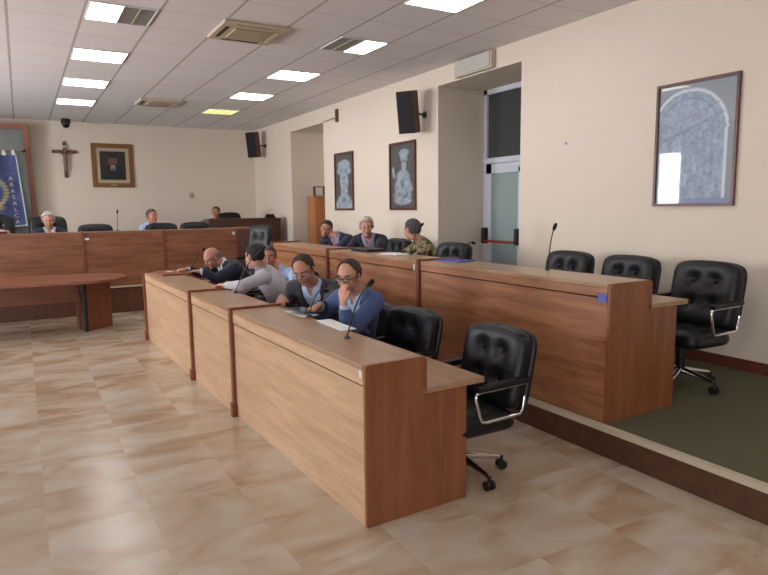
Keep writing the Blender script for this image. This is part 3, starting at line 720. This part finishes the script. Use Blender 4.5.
def shell(me, mask, off, thick, name, material, parent, wrinkle=0, wscale=9, seed=0):
    n = len(me.vertices); co = np.empty(n * 3); me.vertices.foreach_get('co', co); co = co.reshape(-1, 3)
    no = np.empty(n * 3); me.vertices.foreach_get('normal', no); no = no.reshape(-1, 3)
    faces = [tuple(p.vertices) for p in me.polygons if all(mask[v] for v in p.vertices)]
    if not faces: return None
    used = sorted({v for f in faces for v in f}); ix = {v: i for i, v in enumerate(used)}
    vs = []
    for v in used:
        w = wrinkle * noise.noise(Vector(co[v]) * wscale + Vector((seed, 0, 0))) if wrinkle else 0
        vs.append(co[v] + no[v] * (off + w))
    m2 = bpy.data.meshes.new(name); m2.from_pydata([tuple(v) for v in vs], [], [tuple(ix[v] for v in f) for f in faces])
    m2.polygons.foreach_set('use_smooth', [True] * len(m2.polygons)); m2.materials.append(M[material] if isinstance(material, str) else material)
    o = bpy.data.objects.new(name, m2); C.objects.link(o); o.parent = parent
    so = o.modifiers.new('thickness', 'SOLIDIFY'); so.thickness = thick; so.offset = -1
    return o
SKIN = {k: mat('skin_' + k, s2l(*c), .5, var=.06, vscale=18) for k, c in dict(tan=(176, 124, 100), pink=(192, 140, 118), red=(182, 118, 98), pale=(196, 150, 128)).items()}
CL = {k: mat('cloth_' + k, s2l(*c), .88, bump=.25, bscale=120, var=.07, vscale=9, sheen=.1) for k, c in dict(
    navy=(28, 32, 50), dark=(44, 42, 48), blue=(66, 84, 128), grey=(178, 176, 184), ltblue=(168, 186, 214), white=(208, 212, 222), trouser=(40, 40, 50), shoe=(24, 20, 18), navy2=(36, 42, 66), stripe=(150, 140, 160)).items()}
HAIR = {k: mat('hair_' + k, s2l(*c), .75, bump=.8, bscale=160, var=.25, vscale=60) for k, c in dict(black=(28, 24, 24), brown=(58, 44, 38), grey=(128, 122, 120), white=(178, 172, 166), dgrey=(74, 66, 66)).items()}
MATE = mat('eye_white', s2l(168, 152, 144), .4); MATI = mat('eye_iris', s2l(40, 28, 22), .3); MATL = mat('lips', s2l(150, 88, 78), .5)
def V3(p): return Vector(p)
def person(label, loc, hip, neck, head, hyaw, hpitch, hroll, cyaw, arms, skin, hair, hstyle, shirt, jacket=None, group=None,
           seat_yaw=180, floor=0., voxel=.0075, glasses=None, shoulder=.185, vneck=.07, hs=1.1, build=1.0, legs=True, palm=None, dip=0):
    """all points in world metres; arms: {'L': (elbow, wrist, fingertip dir), 'R': ...}"""
    root = thing('person', label, 'person', (loc[0], loc[1], loc[2]), 0, group); O = V3(root.location)
    loc_ = lambda p: V3(p) - O
    hip, neck, head = loc_(hip), loc_(neck), loc_(head)
    cf = Vector((cos(radians(cyaw)), sin(radians(cyaw)), 0)); cl = Vector((-cf.y, cf.x, 0))
    sf = Vector((cos(radians(seat_yaw)), sin(radians(seat_yaw)), 0)); sl = Vector((-sf.y, sf.x, 0))
    ax = (neck - hip).normalized()
    cfl = (cf - ax * cf.dot(ax)).normalized()          # chest forward, square to the spine
    b = B()
    mid = hip.lerp(neck, .5) - cfl * .045
    def spine(t): return hip * (1-t)**2 + mid * 2*t*(1-t) + neck * t*t
    k = build
    prof = [(-.10, .10, .09), (-.04, .165, .125), (.08, .172, .13), (.25, .155, .12), (.42, .155, .118), (.6, .172, .125), (.76, .182, .122), (.88, .175, .105), (.96, .12, .08), (1.02, .06, .055)]
    rings = []
    for t, wa, wb in prof:
        c = spine(t); s = sl.lerp(cl, max(0, min(1, t))); s = (s - ax * s.dot(ax)).normalized(); fw = s.cross(ax).normalized()
        rings.append((c, s, fw, wa * k, wb * k * (1.12 if .1 < t < .5 and k > 1 else 1)))
    b.loft(rings, 24)
    # shoulders and arms
    chains = []; wr = {}
    for sd, sg in (('L', 1), ('R', -1)):
        sh = neck - ax * .075 + cl * sg * shoulder * k
        el, wrist, fd = arms[sd]; el = loc_(el); wrist = loc_(wrist); fd = Vector(fd).normalized()
        b.limb([neck - ax * .03 + cl * sg * .05, sh], [.06, .066 * k])
        b.limb([sh, sh.lerp(el, .5), el], [.064 * k, .053 * k, .043 * k])
        b.limb([el, el.lerp(wrist, .35), wrist], [.043 * k, .042, .028])
        chains.append((sh, el, wrist)); wr[sd] = (wrist, fd)
        # hand
        up = (palm or {}).get(sd, Vector((0, 0, 1))); up = Vector(up); up = (up - fd * up.dot(fd)).normalized(); side = fd.cross(up).normalized()
        if abs(fd.z) < .0: side = side
        b.loft([(wrist, side, up, .026, .020), (wrist + fd * .03, side, up, .034, .019), (wrist + fd * .085, side, up, .042, .015), (wrist + fd * .095, side, up, .036, .011)], 12)
        for q in range(4):
            base = wrist + fd * .085 + side * (-.030 + .020 * q); Lf = (.062, .074, .070, .055)[q]
            p1 = base + fd * Lf * .5 - up * .010; p2 = p1 + fd * Lf * .32 - up * .024; p3 = p2 + fd * .004 - up * .018
            b.limb([base, p1, p2, p3], [.0105, .0100, .0092, .0085])
        for tsg in ((1,) if sd == 'L' else (-1,)):
            ts = side * tsg
            p0 = wrist + fd * .028 + ts * .024; p1 = p0 + fd * .035 + ts * .026 - up * .008; p2 = p1 + fd * .030 + ts * .006 - up * .010
            b.limb([p0, p1, p2], [.0135, .0115, .0095])
    # legs
    fl = V3((0, 0, floor)) - V3((0, 0, O.z))
    legc = []
    if legs:
        for sg in (1, -1):
            h = hip + sl * sg * .095 - Vector((0, 0, .03)); kn = h + sf * .42 + sl * sg * .05; kn.z = fl.z + .50
            an_ = kn - sf * .06; an_.z = fl.z + .09; toe = an_ + sf * .19; toe.z = fl.z + .035
            b.limb([h, h.lerp(kn, .5), kn], [.095 * k, .08, .06]); b.limb([kn, kn.lerp(an_, .35), an_], [.056, .055, .038])
            heel = an_ - sf * .03; heel.z = fl.z + .04
            b.limb([heel, an_.lerp(toe, .5) - Vector((0, 0, .01)), toe], [.038, .042, .032])
            legc.append((h, kn, an_, toe))
    # head
    HR = Matrix.Rotation(radians(hyaw), 3, 'Z') @ Matrix.Rotation(radians(-hpitch), 3, 'Y') @ Matrix.Rotation(radians(hroll), 3, 'X')
    H = lambda p: head + HR @ (Vector(p) * hs)
    b.limb([neck - ax * .05, neck, H((-.022, 0, -.055))], [.066, .056, .056])
    E_ = lambda c, r: b.ell(H(c), [q * hs for q in r], HR, 18, 12)
    E_((-.012, 0, .026), (.096, .077, .089)); E_((.022, 0, -.042), (.062, .058, .066)); E_((.058, 0, -.094), (.024, .027, .020))
    E_((.058, 0, .028), (.030, .058, .018)); E_((.052, .034, -.028), (.032, .026, .030)); E_((.052, -.034, -.028), (.032, .026, .030))
    E_((-.02, .0, -.03), (.06, .058, .06))
    b.limb([H((.086, 0, .012)), H((.103, 0, -.018)), H((.106, 0, -.030))], [.008, .011, .013])
    b.limb([H((.094, .010, -.034)), H((.094, -.010, -.034))], [.009, .009])
    b.limb([H((.078, .018, -.062)), H((.086, 0, -.060)), H((.078, -.018, -.062))], [.009, .010, .009])
    for s in (1, -1): b.ell(H((-.005, s * .080, -.008)), (.018, .009, .031), HR @ Matrix.Rotation(s * .3, 3, 'Z'), 12, 8)
    me = solid_remesh(b, voxel, 3)
    me.materials.clear(); me.materials.append(SKIN[skin]); me.name = 'body'
    body = bpy.data.objects.new('body', me); C.objects.link(body); body.parent = root
    n = len(me.vertices); co = np.empty(n * 3); me.vertices.foreach_get('co', co); co = co.reshape(-1, 3)
    # regions
    dt = np.min([seg_dist(co, spine(a), spine(a + .12))[0] for a in np.arange(0, .9, .12)], axis=0) - .13
    lab = np.zeros(n, int); best = dt.copy()
    armt = np.zeros(n)
    for ci, (sh, el, w) in enumerate(chains):
        d1, t1 = seg_dist(co, sh, el); d2, t2 = seg_dist(co, el, w); d = np.minimum(d1, d2) - .05
        mk = d < best; lab[mk] = 1; best = np.minimum(best, d)
    for (h, kn, an_, toe) in legc:
        d1, _ = seg_dist(co, h, kn); d2, _ = seg_dist(co, kn, an_); d = np.minimum(d1 - .085, d2 - .055); mk = d < best; lab[mk] = 2; best = np.minimum(best, d)
        d3, _ = seg_dist(co, an_, toe); d3 -= .045; mk = d3 < best; lab[mk] = 3; best = np.minimum(best, d3)
    hipd = (co - np.array(spine(.10))) @ np.array(ax); lab[(lab == 0) & (hipd < 0)] = 2
    dh = np.linalg.norm(co - np.array(head), axis=1); nd, nt = seg_dist(co, neck, head)
    hn = (head - neck).normalized(); aln = (co - np.array(neck)) @ np.array(hn)
    lochead = (co - np.array(head)) @ np.array(HR) / hs      # columns of HR are local axes
    isneck = (nd < .072) & (aln > .012) | ((np.abs(lochead[:, 0]) < .12) & (np.abs(lochead[:, 1]) < .095) & (lochead[:, 2] > -.10) & (dh < .15))
    handm = np.zeros(n, bool)
    handr = np.zeros(n, bool)
    for sd in 'LR':
        w, fd = wr[sd]; r = co - np.array(w); s = r @ np.array(fd); dd = np.linalg.norm(r, axis=1)
        far = (dd < .20) & (s > -.004) & (np.linalg.norm(r - s[:, None] * np.array(fd), axis=1) < .075)
        ishead = (np.linalg.norm((lochead - np.array([.0, 0, 0])) / np.array([.115, .088, .125]), axis=1) < 1.0)
        handm |= far & ~ishead; handr |= (dd < .20) & (s > -.030) & (np.linalg.norm(r - s[:, None] * np.array(fd), axis=1) < .075)
    skinm = isneck | handm
    rel0 = co - np.array(neck); f0 = rel0 @ np.array(cfl); l0 = rel0 @ np.array(cl); u0 = rel0 @ np.array(ax)
    throat = (f0 > .02) & (np.abs(l0) < .004 + .32 * np.clip(u0 + .045, 0, .2)) & (u0 > -.045)    # open collar
    top = ((lab == 0) | (lab == 1)) & ~skinm & ~throat
    shell(me, top, .005, .004, 'shirt', CL[shirt] if shirt in CL else shirt, root, .004, 12, 1)
    # collar
    col = (nd < .10) & (aln > -.03) & (aln < .038) & ~handm & (dh > .09) & ~throat
    shell(me, col, .012, .006, 'collar', CL[shirt] if shirt in CL else shirt, root)
    if legs:
        shell(me, (lab == 2) & ~handm, .010, .007, 'trousers', CL['trouser'], root, .006, 10, 4)
        shell(me, (lab == 3), .006, .005, 'shoes', CL['shoe'], root)
    if jacket:
        rel = co - np.array(neck); f = rel @ np.array(cfl); l = rel @ np.array(cl); u = rel @ np.array(ax)
        depth = np.clip((u + .34) / .34, 0, 1.3)
        vee = (f > -.01) & (np.abs(l) < vneck * depth + .004) & (lab == 0)
        jm = top & ~vee & ~(handr) & ~((nd < .085) & (aln > -.01) & (f > -.03))
        shell(me, jm, .016, .012, 'jacket', CL[jacket] if jacket in CL else jacket, root, .010, 9, 2)
        lap = jm & (f > -.02) & (lab == 0) & (np.abs(l) < vneck * depth + .05 * depth + .012) & (u > -.34)
        shell(me, lap, .024, .007, 'lapels', CL[jacket] if jacket in CL else jacket, root, .004, 9, 2)
    # hair
    fx_, ly_, uz_ = lochead[:, 0], lochead[:, 1], lochead[:, 2]
    near = (np.linalg.norm((lochead - np.array([-.012, 0, .02])) / np.array([.116, .095, .122]), axis=1) < 1.0) & ((np.abs(ly_) < .0775) | (uz_ > .03))
    line = np.where(fx_ > .045, .074, np.where(fx_ > .02, .05, np.where(fx_ > -.025, -.005, -.046)))
    hm = near & (uz_ > line)
    if hstyle == 'bald': hm &= (uz_ < .040) & (fx_ < .03)
    if hstyle == 'thin': hm &= ~((fx_ > -.01) & (np.abs(ly_) < .06) & (uz_ > .05)) 
    if hstyle == 'receding': hm &= ~((fx_ > .036) & (uz_ > .045))
    th = {'bald': .005, 'thin': .006, 'receding': .010, 'full': .016, 'short': .010}[hstyle]
    shell(me, hm, th, th, 'hair', HAIR[hair], root, .006 if hstyle == 'full' else .003, 40, 5)
    def small(b, nm, m): return b.build(nm, m, root, True)
    for s in (1, -1):
        e = B().ell(H((.0745, s * .031, .002)), (.0135, .0135, .006), HR, 12, 8).build('eye', MATE, root, True)
        B().ell(H((.0875, s * .031, .001)), (.003, .005, .005), HR, 10, 6).build('iris', MATI, e, True)
        small(B().limb([H((.083, s * .017, .022)), H((.086, s * .031, .027)), H((.074, s * .050, .022))], [.0035, .0045, .003]), 'eyebrow', HAIR[hair if hair != 'white' else 'grey'])
    small(B().limb([H((.083, .022, -.063)), H((.094, .006, -.060)), H((.094, -.006, -.060)), H((.083, -.022, -.063))], [.003, .005, .005, .003]), 'lips', MATL)
    if glasses:
        gm = M['plastic'] if glasses == 'dark' else M['steel']; r = .0032 if glasses == 'dark' else .0018
        b = B()
        for s in (1, -1):
            ring = [H((.107, s * .033 + .024 * cos(a), .0 + .017 * sin(a))) for a in [2*pi*q/14 for q in range(15)]]
            b.tube(ring, r, 6); b.tube([H((.105, s * .056, .006)), H((.06, s * .078, .006)), H((-.01, s * .086, .004))], r, 6)
        b.tube([H((.108, .010, .004)), H((.112, 0, .006)), H((.108, -.010, .004))], r, 6)
        g = b.build('glasses', gm, root, True)
        b = B()
        for s in (1, -1): b.tube([H((.1065, s * .033, 0)), H((.1075, s * .033, 0))], .019, 14)
        b.build('lens', 'lens', g)
    return root
FD = lambda a, z=0: (cos(radians(a)), sin(radians(a)), z)
# front row, from the camera outwards
person('man in a blue jacket and dark glasses, chin propped on his hand', (2.28, 4.40, 0), (2.27, 4.38, .585), (2.15, 4.10, 1.01), (2.05, 4.04, 1.15), 214, -10, 0, 200,
       {'L': ((1.98, 3.90, .765), (1.93, 3.90, .965), (.04, .20, .9)), 'R': ((2.04, 4.50, .80), (1.86, 4.40, .745), FD(215))}, 'pink', 'brown', 'receding', 'ltblue', 'blue', glasses='dark', palm={'L': (-1, -.3, .2)}, hs=1.04, build=.95)
person('man in a dark suit and metal glasses reading a tablet', (2.36, 5.22, 0), (2.36, 5.20, .585), (2.13, 4.88, 1.00), (2.0, 4.77, 1.14), 226, -26, 8, 216,
       {'L': ((2.10, 4.50, .84), (1.94, 4.34, .90), FD(215, -.1)), 'R': ((1.98, 5.14, .80), (1.85, 4.90, .90), FD(245, -.1))}, 'tan', 'brown', 'receding', 'ltblue', 'dark', glasses='metal', build=1.05, vneck=.085, hs=1.08)
person('man in a pale grey shirt seen from behind, leaning on the desk', (2.40, 6.22, 0), (2.38, 6.20, .585), (2.10, 6.12, 1.02), (2.01, 6.06, 1.17), 118, -6, 0, 158,
       {'L': ((1.79, 5.82, .915), (1.70, 6.04, .90), FD(110)), 'R': ((2.02, 6.46, .80), (1.86, 6.46, .745), FD(150))}, 'pink', 'black', 'short', 'grey', None, seat_yaw=170, build=1.04, hs=1.04)
person('man in a light blue shirt turning to his neighbour in pale grey', (2.78, 7.24, 0), (2.78, 7.22, .55), (2.60, 6.98, .93), (2.50, 7.0, 1.085), 240, -4, 6, 226,
       {'L': ((2.66, 6.66, .78), (2.44, 6.62, .73), FD(200)), 'R': ((2.42, 7.22, .78), (2.22, 7.12, .74), FD(215))}, 'red', 'dgrey', 'short', 'ltblue', None, seat_yaw=205, hs=1.06)
person('bald man in a navy jacket bent over the desk', (2.50, 7.96, 0), (2.48, 7.94, .585), (2.20, 7.86, .965), (2.05, 7.86, 1.035), 200, -26, 0, 190,
       {'L': ((2.02, 7.56, .80), (1.83, 7.58, .905), FD(150)), 'R': ((1.96, 8.06, .82), (1.76, 7.94, .905), FD(190))}, 'tan', 'grey', 'bald', 'white', 'navy', build=1.04)
# rear row
person('dark haired man in a navy jacket leaning sideways, rear row', (4.44, 8.72, DAIS), (4.42, 8.70, .80), (4.14, 8.56, 1.225), (4.02, 8.66, 1.33), 236, -8, -18, 215,
       {'L': ((3.98, 8.24, 1.03), (3.78, 8.22, 1.03), FD(170)), 'R': ((4.02, 8.92, 1.02), (3.80, 8.80, 1.03), FD(190))}, 'tan', 'black', 'short', 'stripe', 'navy2', floor=DAIS)
person('grey haired man in a navy jacket with open collar, rear row', (4.44, 7.80, DAIS), (4.42, 7.80, .80), (4.12, 7.50, 1.25), (4.0, 7.34, 1.39), 246, -8, 0, 220,
       {'L': ((4.02, 7.10, 1.04), (3.80, 7.08, 1.02), FD(180)), 'R': ((3.92, 7.72, 1.04), (3.80, 7.50, 1.02), FD(230))}, 'pink', 'white', 'full', 'stripe', 'navy', floor=DAIS, vneck=.09)
person('man in camouflage shirt seen from behind, rear row', (4.42, 6.42, DAIS), (4.40, 6.40, .80), (4.12, 6.20, 1.235), (4.02, 6.24, 1.375), 104, -4, 0, 162,
       {'L': ((3.90, 5.98, 1.04), (3.78, 6.20, 1.03), FD(120)), 'R': ((4.04, 6.54, 1.04), (3.84, 6.54, 1.02), FD(170))}, 'pink', 'dgrey', 'short', M['camo'], None, floor=DAIS, seat_yaw=175, build=1.0)
# behind the long back desk
person('white haired man in a dark blue suit behind the back desk', (.40, 11.60, .30), (.40, 11.62, .88), (.39, 11.46, 1.35), (.385, 11.40, 1.495), -92, -8, 0, -88,
       {'L': ((.66, 11.30, 1.14), (.52, 11.16, 1.13), FD(-110)), 'R': ((.12, 11.30, 1.14), (.24, 11.16, 1.13), FD(-70))}, 'pink', 'white', 'full', 'white', 'navy2', floor=.30, seat_yaw=-90, voxel=.009, hs=1.15)
person('man in dark suit cut off by the left edge, hand on desk', (-.46, 11.62, .30), (-.46, 11.62, .88), (-.46, 11.46, 1.35), (-.44, 11.40, 1.50), -80, -8, 0, -85,
       {'L': ((-.20, 11.32, 1.24), (-.30, 11.08, 1.36), FD(-10)), 'R': ((-.74, 11.30, 1.14), (-.64, 11.16, 1.13), FD(-70))}, 'tan', 'dgrey', 'short', 'white', 'navy', floor=.30, seat_yaw=-90, voxel=.010)
person('grey haired man in a pale blue shirt sitting back behind the desk', (2.14, 12.25, .30), (2.16, 12.30, .90), (2.11, 12.18, 1.385), (2.10, 12.12, 1.53), -62, 0, 0, -80,
       {'L': ((2.42, 12.05, 1.14), (2.35, 11.85, 1.06), FD(-100)), 'R': ((1.84, 12.05, 1.14), (1.88, 11.85, 1.06), FD(-70))}, 'red', 'dgrey', 'short', 'ltblue', None, floor=.30, seat_yaw=-90, voxel=.010)
place_chair(2.14, 12.40, .30, -90, 'black chair under the man in pale blue behind the back desk', g3)
person('man behind the tall dark corner desk, only his head showing', (3.92, 14.42, .30), (3.92, 14.50, .90), (3.91, 14.44, 1.40), (3.90, 14.38, 1.57), -125, 0, 0, -100,
       {'L': ((4.18, 14.30, 1.16), (4.12, 14.12, 1.10), FD(-110)), 'R': ((3.62, 14.30, 1.16), (3.78, 14.14, 1.10), FD(-70))}, 'tan', 'brown', 'short', 'dark', None, floor=.30, seat_yaw=-90, voxel=.010)

# ------------------------------------------------------------------ microphones, papers, small things
def mic(bx, by, bz, tx, ty, tz, label, bow=.06):
    t = thing('gooseneck_microphone', label, 'microphone', (bx, by, bz), 0, 'gooseneck desk microphones')
    B().tube([(0, 0, .0), (0, 0, .010), (0, 0, .016)], [.020, .018, .008], 14).build('base', 'plastic', t, 40)
    a = Vector((0, 0, .012)); e = Vector((tx - bx, ty - by, tz - bz)); pts = []
    for k in range(9):
        s = k / 8; p = a.lerp(e, s) + Vector((0, 0, bow * sin(pi * s))); pts.append(p)
    B().tube(pts, .0045, 8).build('stem', 'plastic', t, 60)
    d = (pts[-1] - pts[-2]).normalized()
    B().tube([e - d * .01, e, e + d * .015, e + d * .04, e + d * .052], [.007, .011, .015, .014, .006], 12).build('foam_head', 'foam', t, 60)
mic(1.67, 7.52, .86, 1.77, 7.16, 1.18, 'microphone in front of the bald man', .02)
mic(1.70, 5.72, .86, 1.90, 5.52, 1.27, 'microphone in front of the man in pale grey')
mic(1.76, 4.12, .865, 1.90, 4.16, 1.04, 'short microphone in front of the man in the dark suit')
mic(1.66, 3.31, .86, 1.72, 3.14, 1.20, 'microphone in front of the man in the blue jacket')
mic(3.60, 3.60, 1.136, 3.62, 3.56, 1.46, 'microphone by the three empty chairs against the wall')
mic(3.60, 5.62, 1.136, 3.66, 5.52, 1.44, 'microphone behind the man in camouflage')
mic(3.60, 4.70, 1.136, 3.74, 4.74, 1.30, 'microphone tip in front of the empty chair beside the camouflage man')
mic(1.36, 11.02, 1.311, 1.37, 11.0, 1.60, 'microphone standing on the long back desk', .0)
def sheet(name, label, loc, rz, w, h, t_, m, cat, part=None):
    o = B().box(-w/2, w/2, -h/2, h/2, 0, t_).build(name, m, None, False, loc); o.rotation_euler = (0, 0, rz); tag(o, label, cat); return o
sheet('paper_sheet', 'white papers under the tablet before the dark suited man', (1.775, 4.30, .8605), .06, .13, .30, .003, 'paper', 'paper')
sheet('paper_sheet', 'open white papers in front of the man in the blue jacket', (1.790, 3.74, .8605), -.03, .11, .42, .004, 'paper', 'paper')
sheet('paper_sheet', 'white papers in front of the man in pale grey', (1.98, 5.72, .6905), .4, .21, .297, .004, 'paper', 'paper')
t = thing('tablet', 'dark tablet held by the man in the dark suit', 'tablet', (1.79, 4.30, .880), .3)
t.rotation_euler = (radians(3), radians(5), .3)
B().box(-.085, .085, -.12, .12, 0, .009, .003).build('case', 'plastic', t); B().box(-.075, .075, -.11, .11, .0091, .010).build('screen', 'darkglass', t)
t = thing('laptop', 'closed black laptop on the ledge before the grey haired man', 'laptop', (3.52, 6.42, 1.136), .0)
B().box(-.13, .13, -.20, .20, 0, .016, .005).build('base', 'plastic', t); B().box(-.13, .13, -.20, .20, .017, .030, .005).build('lid', 'plastic', t)
sheet('paper_sheet', 'white paper beside the closed laptop on the rear desk', (3.52, 5.80, 1.136), .1, .21, .30, .006, 'paper', 'paper')
sheet('blue_folder', 'blue folder on the rear desk by the empty chair', (3.52, 4.72, 1.136), .15, .22, .31, .010, 'blue_paper', 'folder')
sheet('leather_folder', 'brown leather folder lying on far end of the front desk', (1.57, 7.92, .861), .05, .34, .52, .018, 'wood_trim', 'folder')
sheet('paper_slip', 'small white slip on the brown leather folder', (1.56, 8.02, .880), .5, .06, .10, .002, 'paper', 'paper')
t = thing('telephone', 'small black telephone on the tall corner desk', 'telephone', (4.98, 13.78, 1.431))
B().box(-.11, .11, -.07, .07, 0, .04, .008).build('base', 'plastic', t); B().tube([(-.10, 0, .06), (.10, 0, .06)], [.024, .024], 10).build('handset', 'plastic', t, True)
def sticker(x0, x1, y0, y1, z0, z1, label, m='paper', name='sticker'):
    c = ((x0+x1)/2, (y0+y1)/2, (z0+z1)/2)
    o = B().box(x0-c[0], x1-c[0], y0-c[1], y1-c[1], z0-c[2], z1-c[2]).build(name, m, None, False, c); tag(o, label, 'sticker')
sticker(1.4275, 1.430, 2.70, 2.72, .79, .83, 'tiny white tag on the near end of the front desk')
sticker(3.241, 3.2445, 4.99, 5.01, 1.04, 1.10, 'tiny white tag beside the middle seam of the rear desk')
sticker(3.262, 3.2655, 2.73, 2.80, 1.01, 1.07, 'small blue sticker at the near end of the rear desk', 'blue_sticker')
sticker(.84, .90, 10.692, 10.6935, 1.19, 1.22, 'tiny white tag on the long back desk behind the oval table')
sticker(3.17, 3.21, 10.692, 10.6935, 1.20, 1.25, 'tiny white tag on the right end of the long back desk')
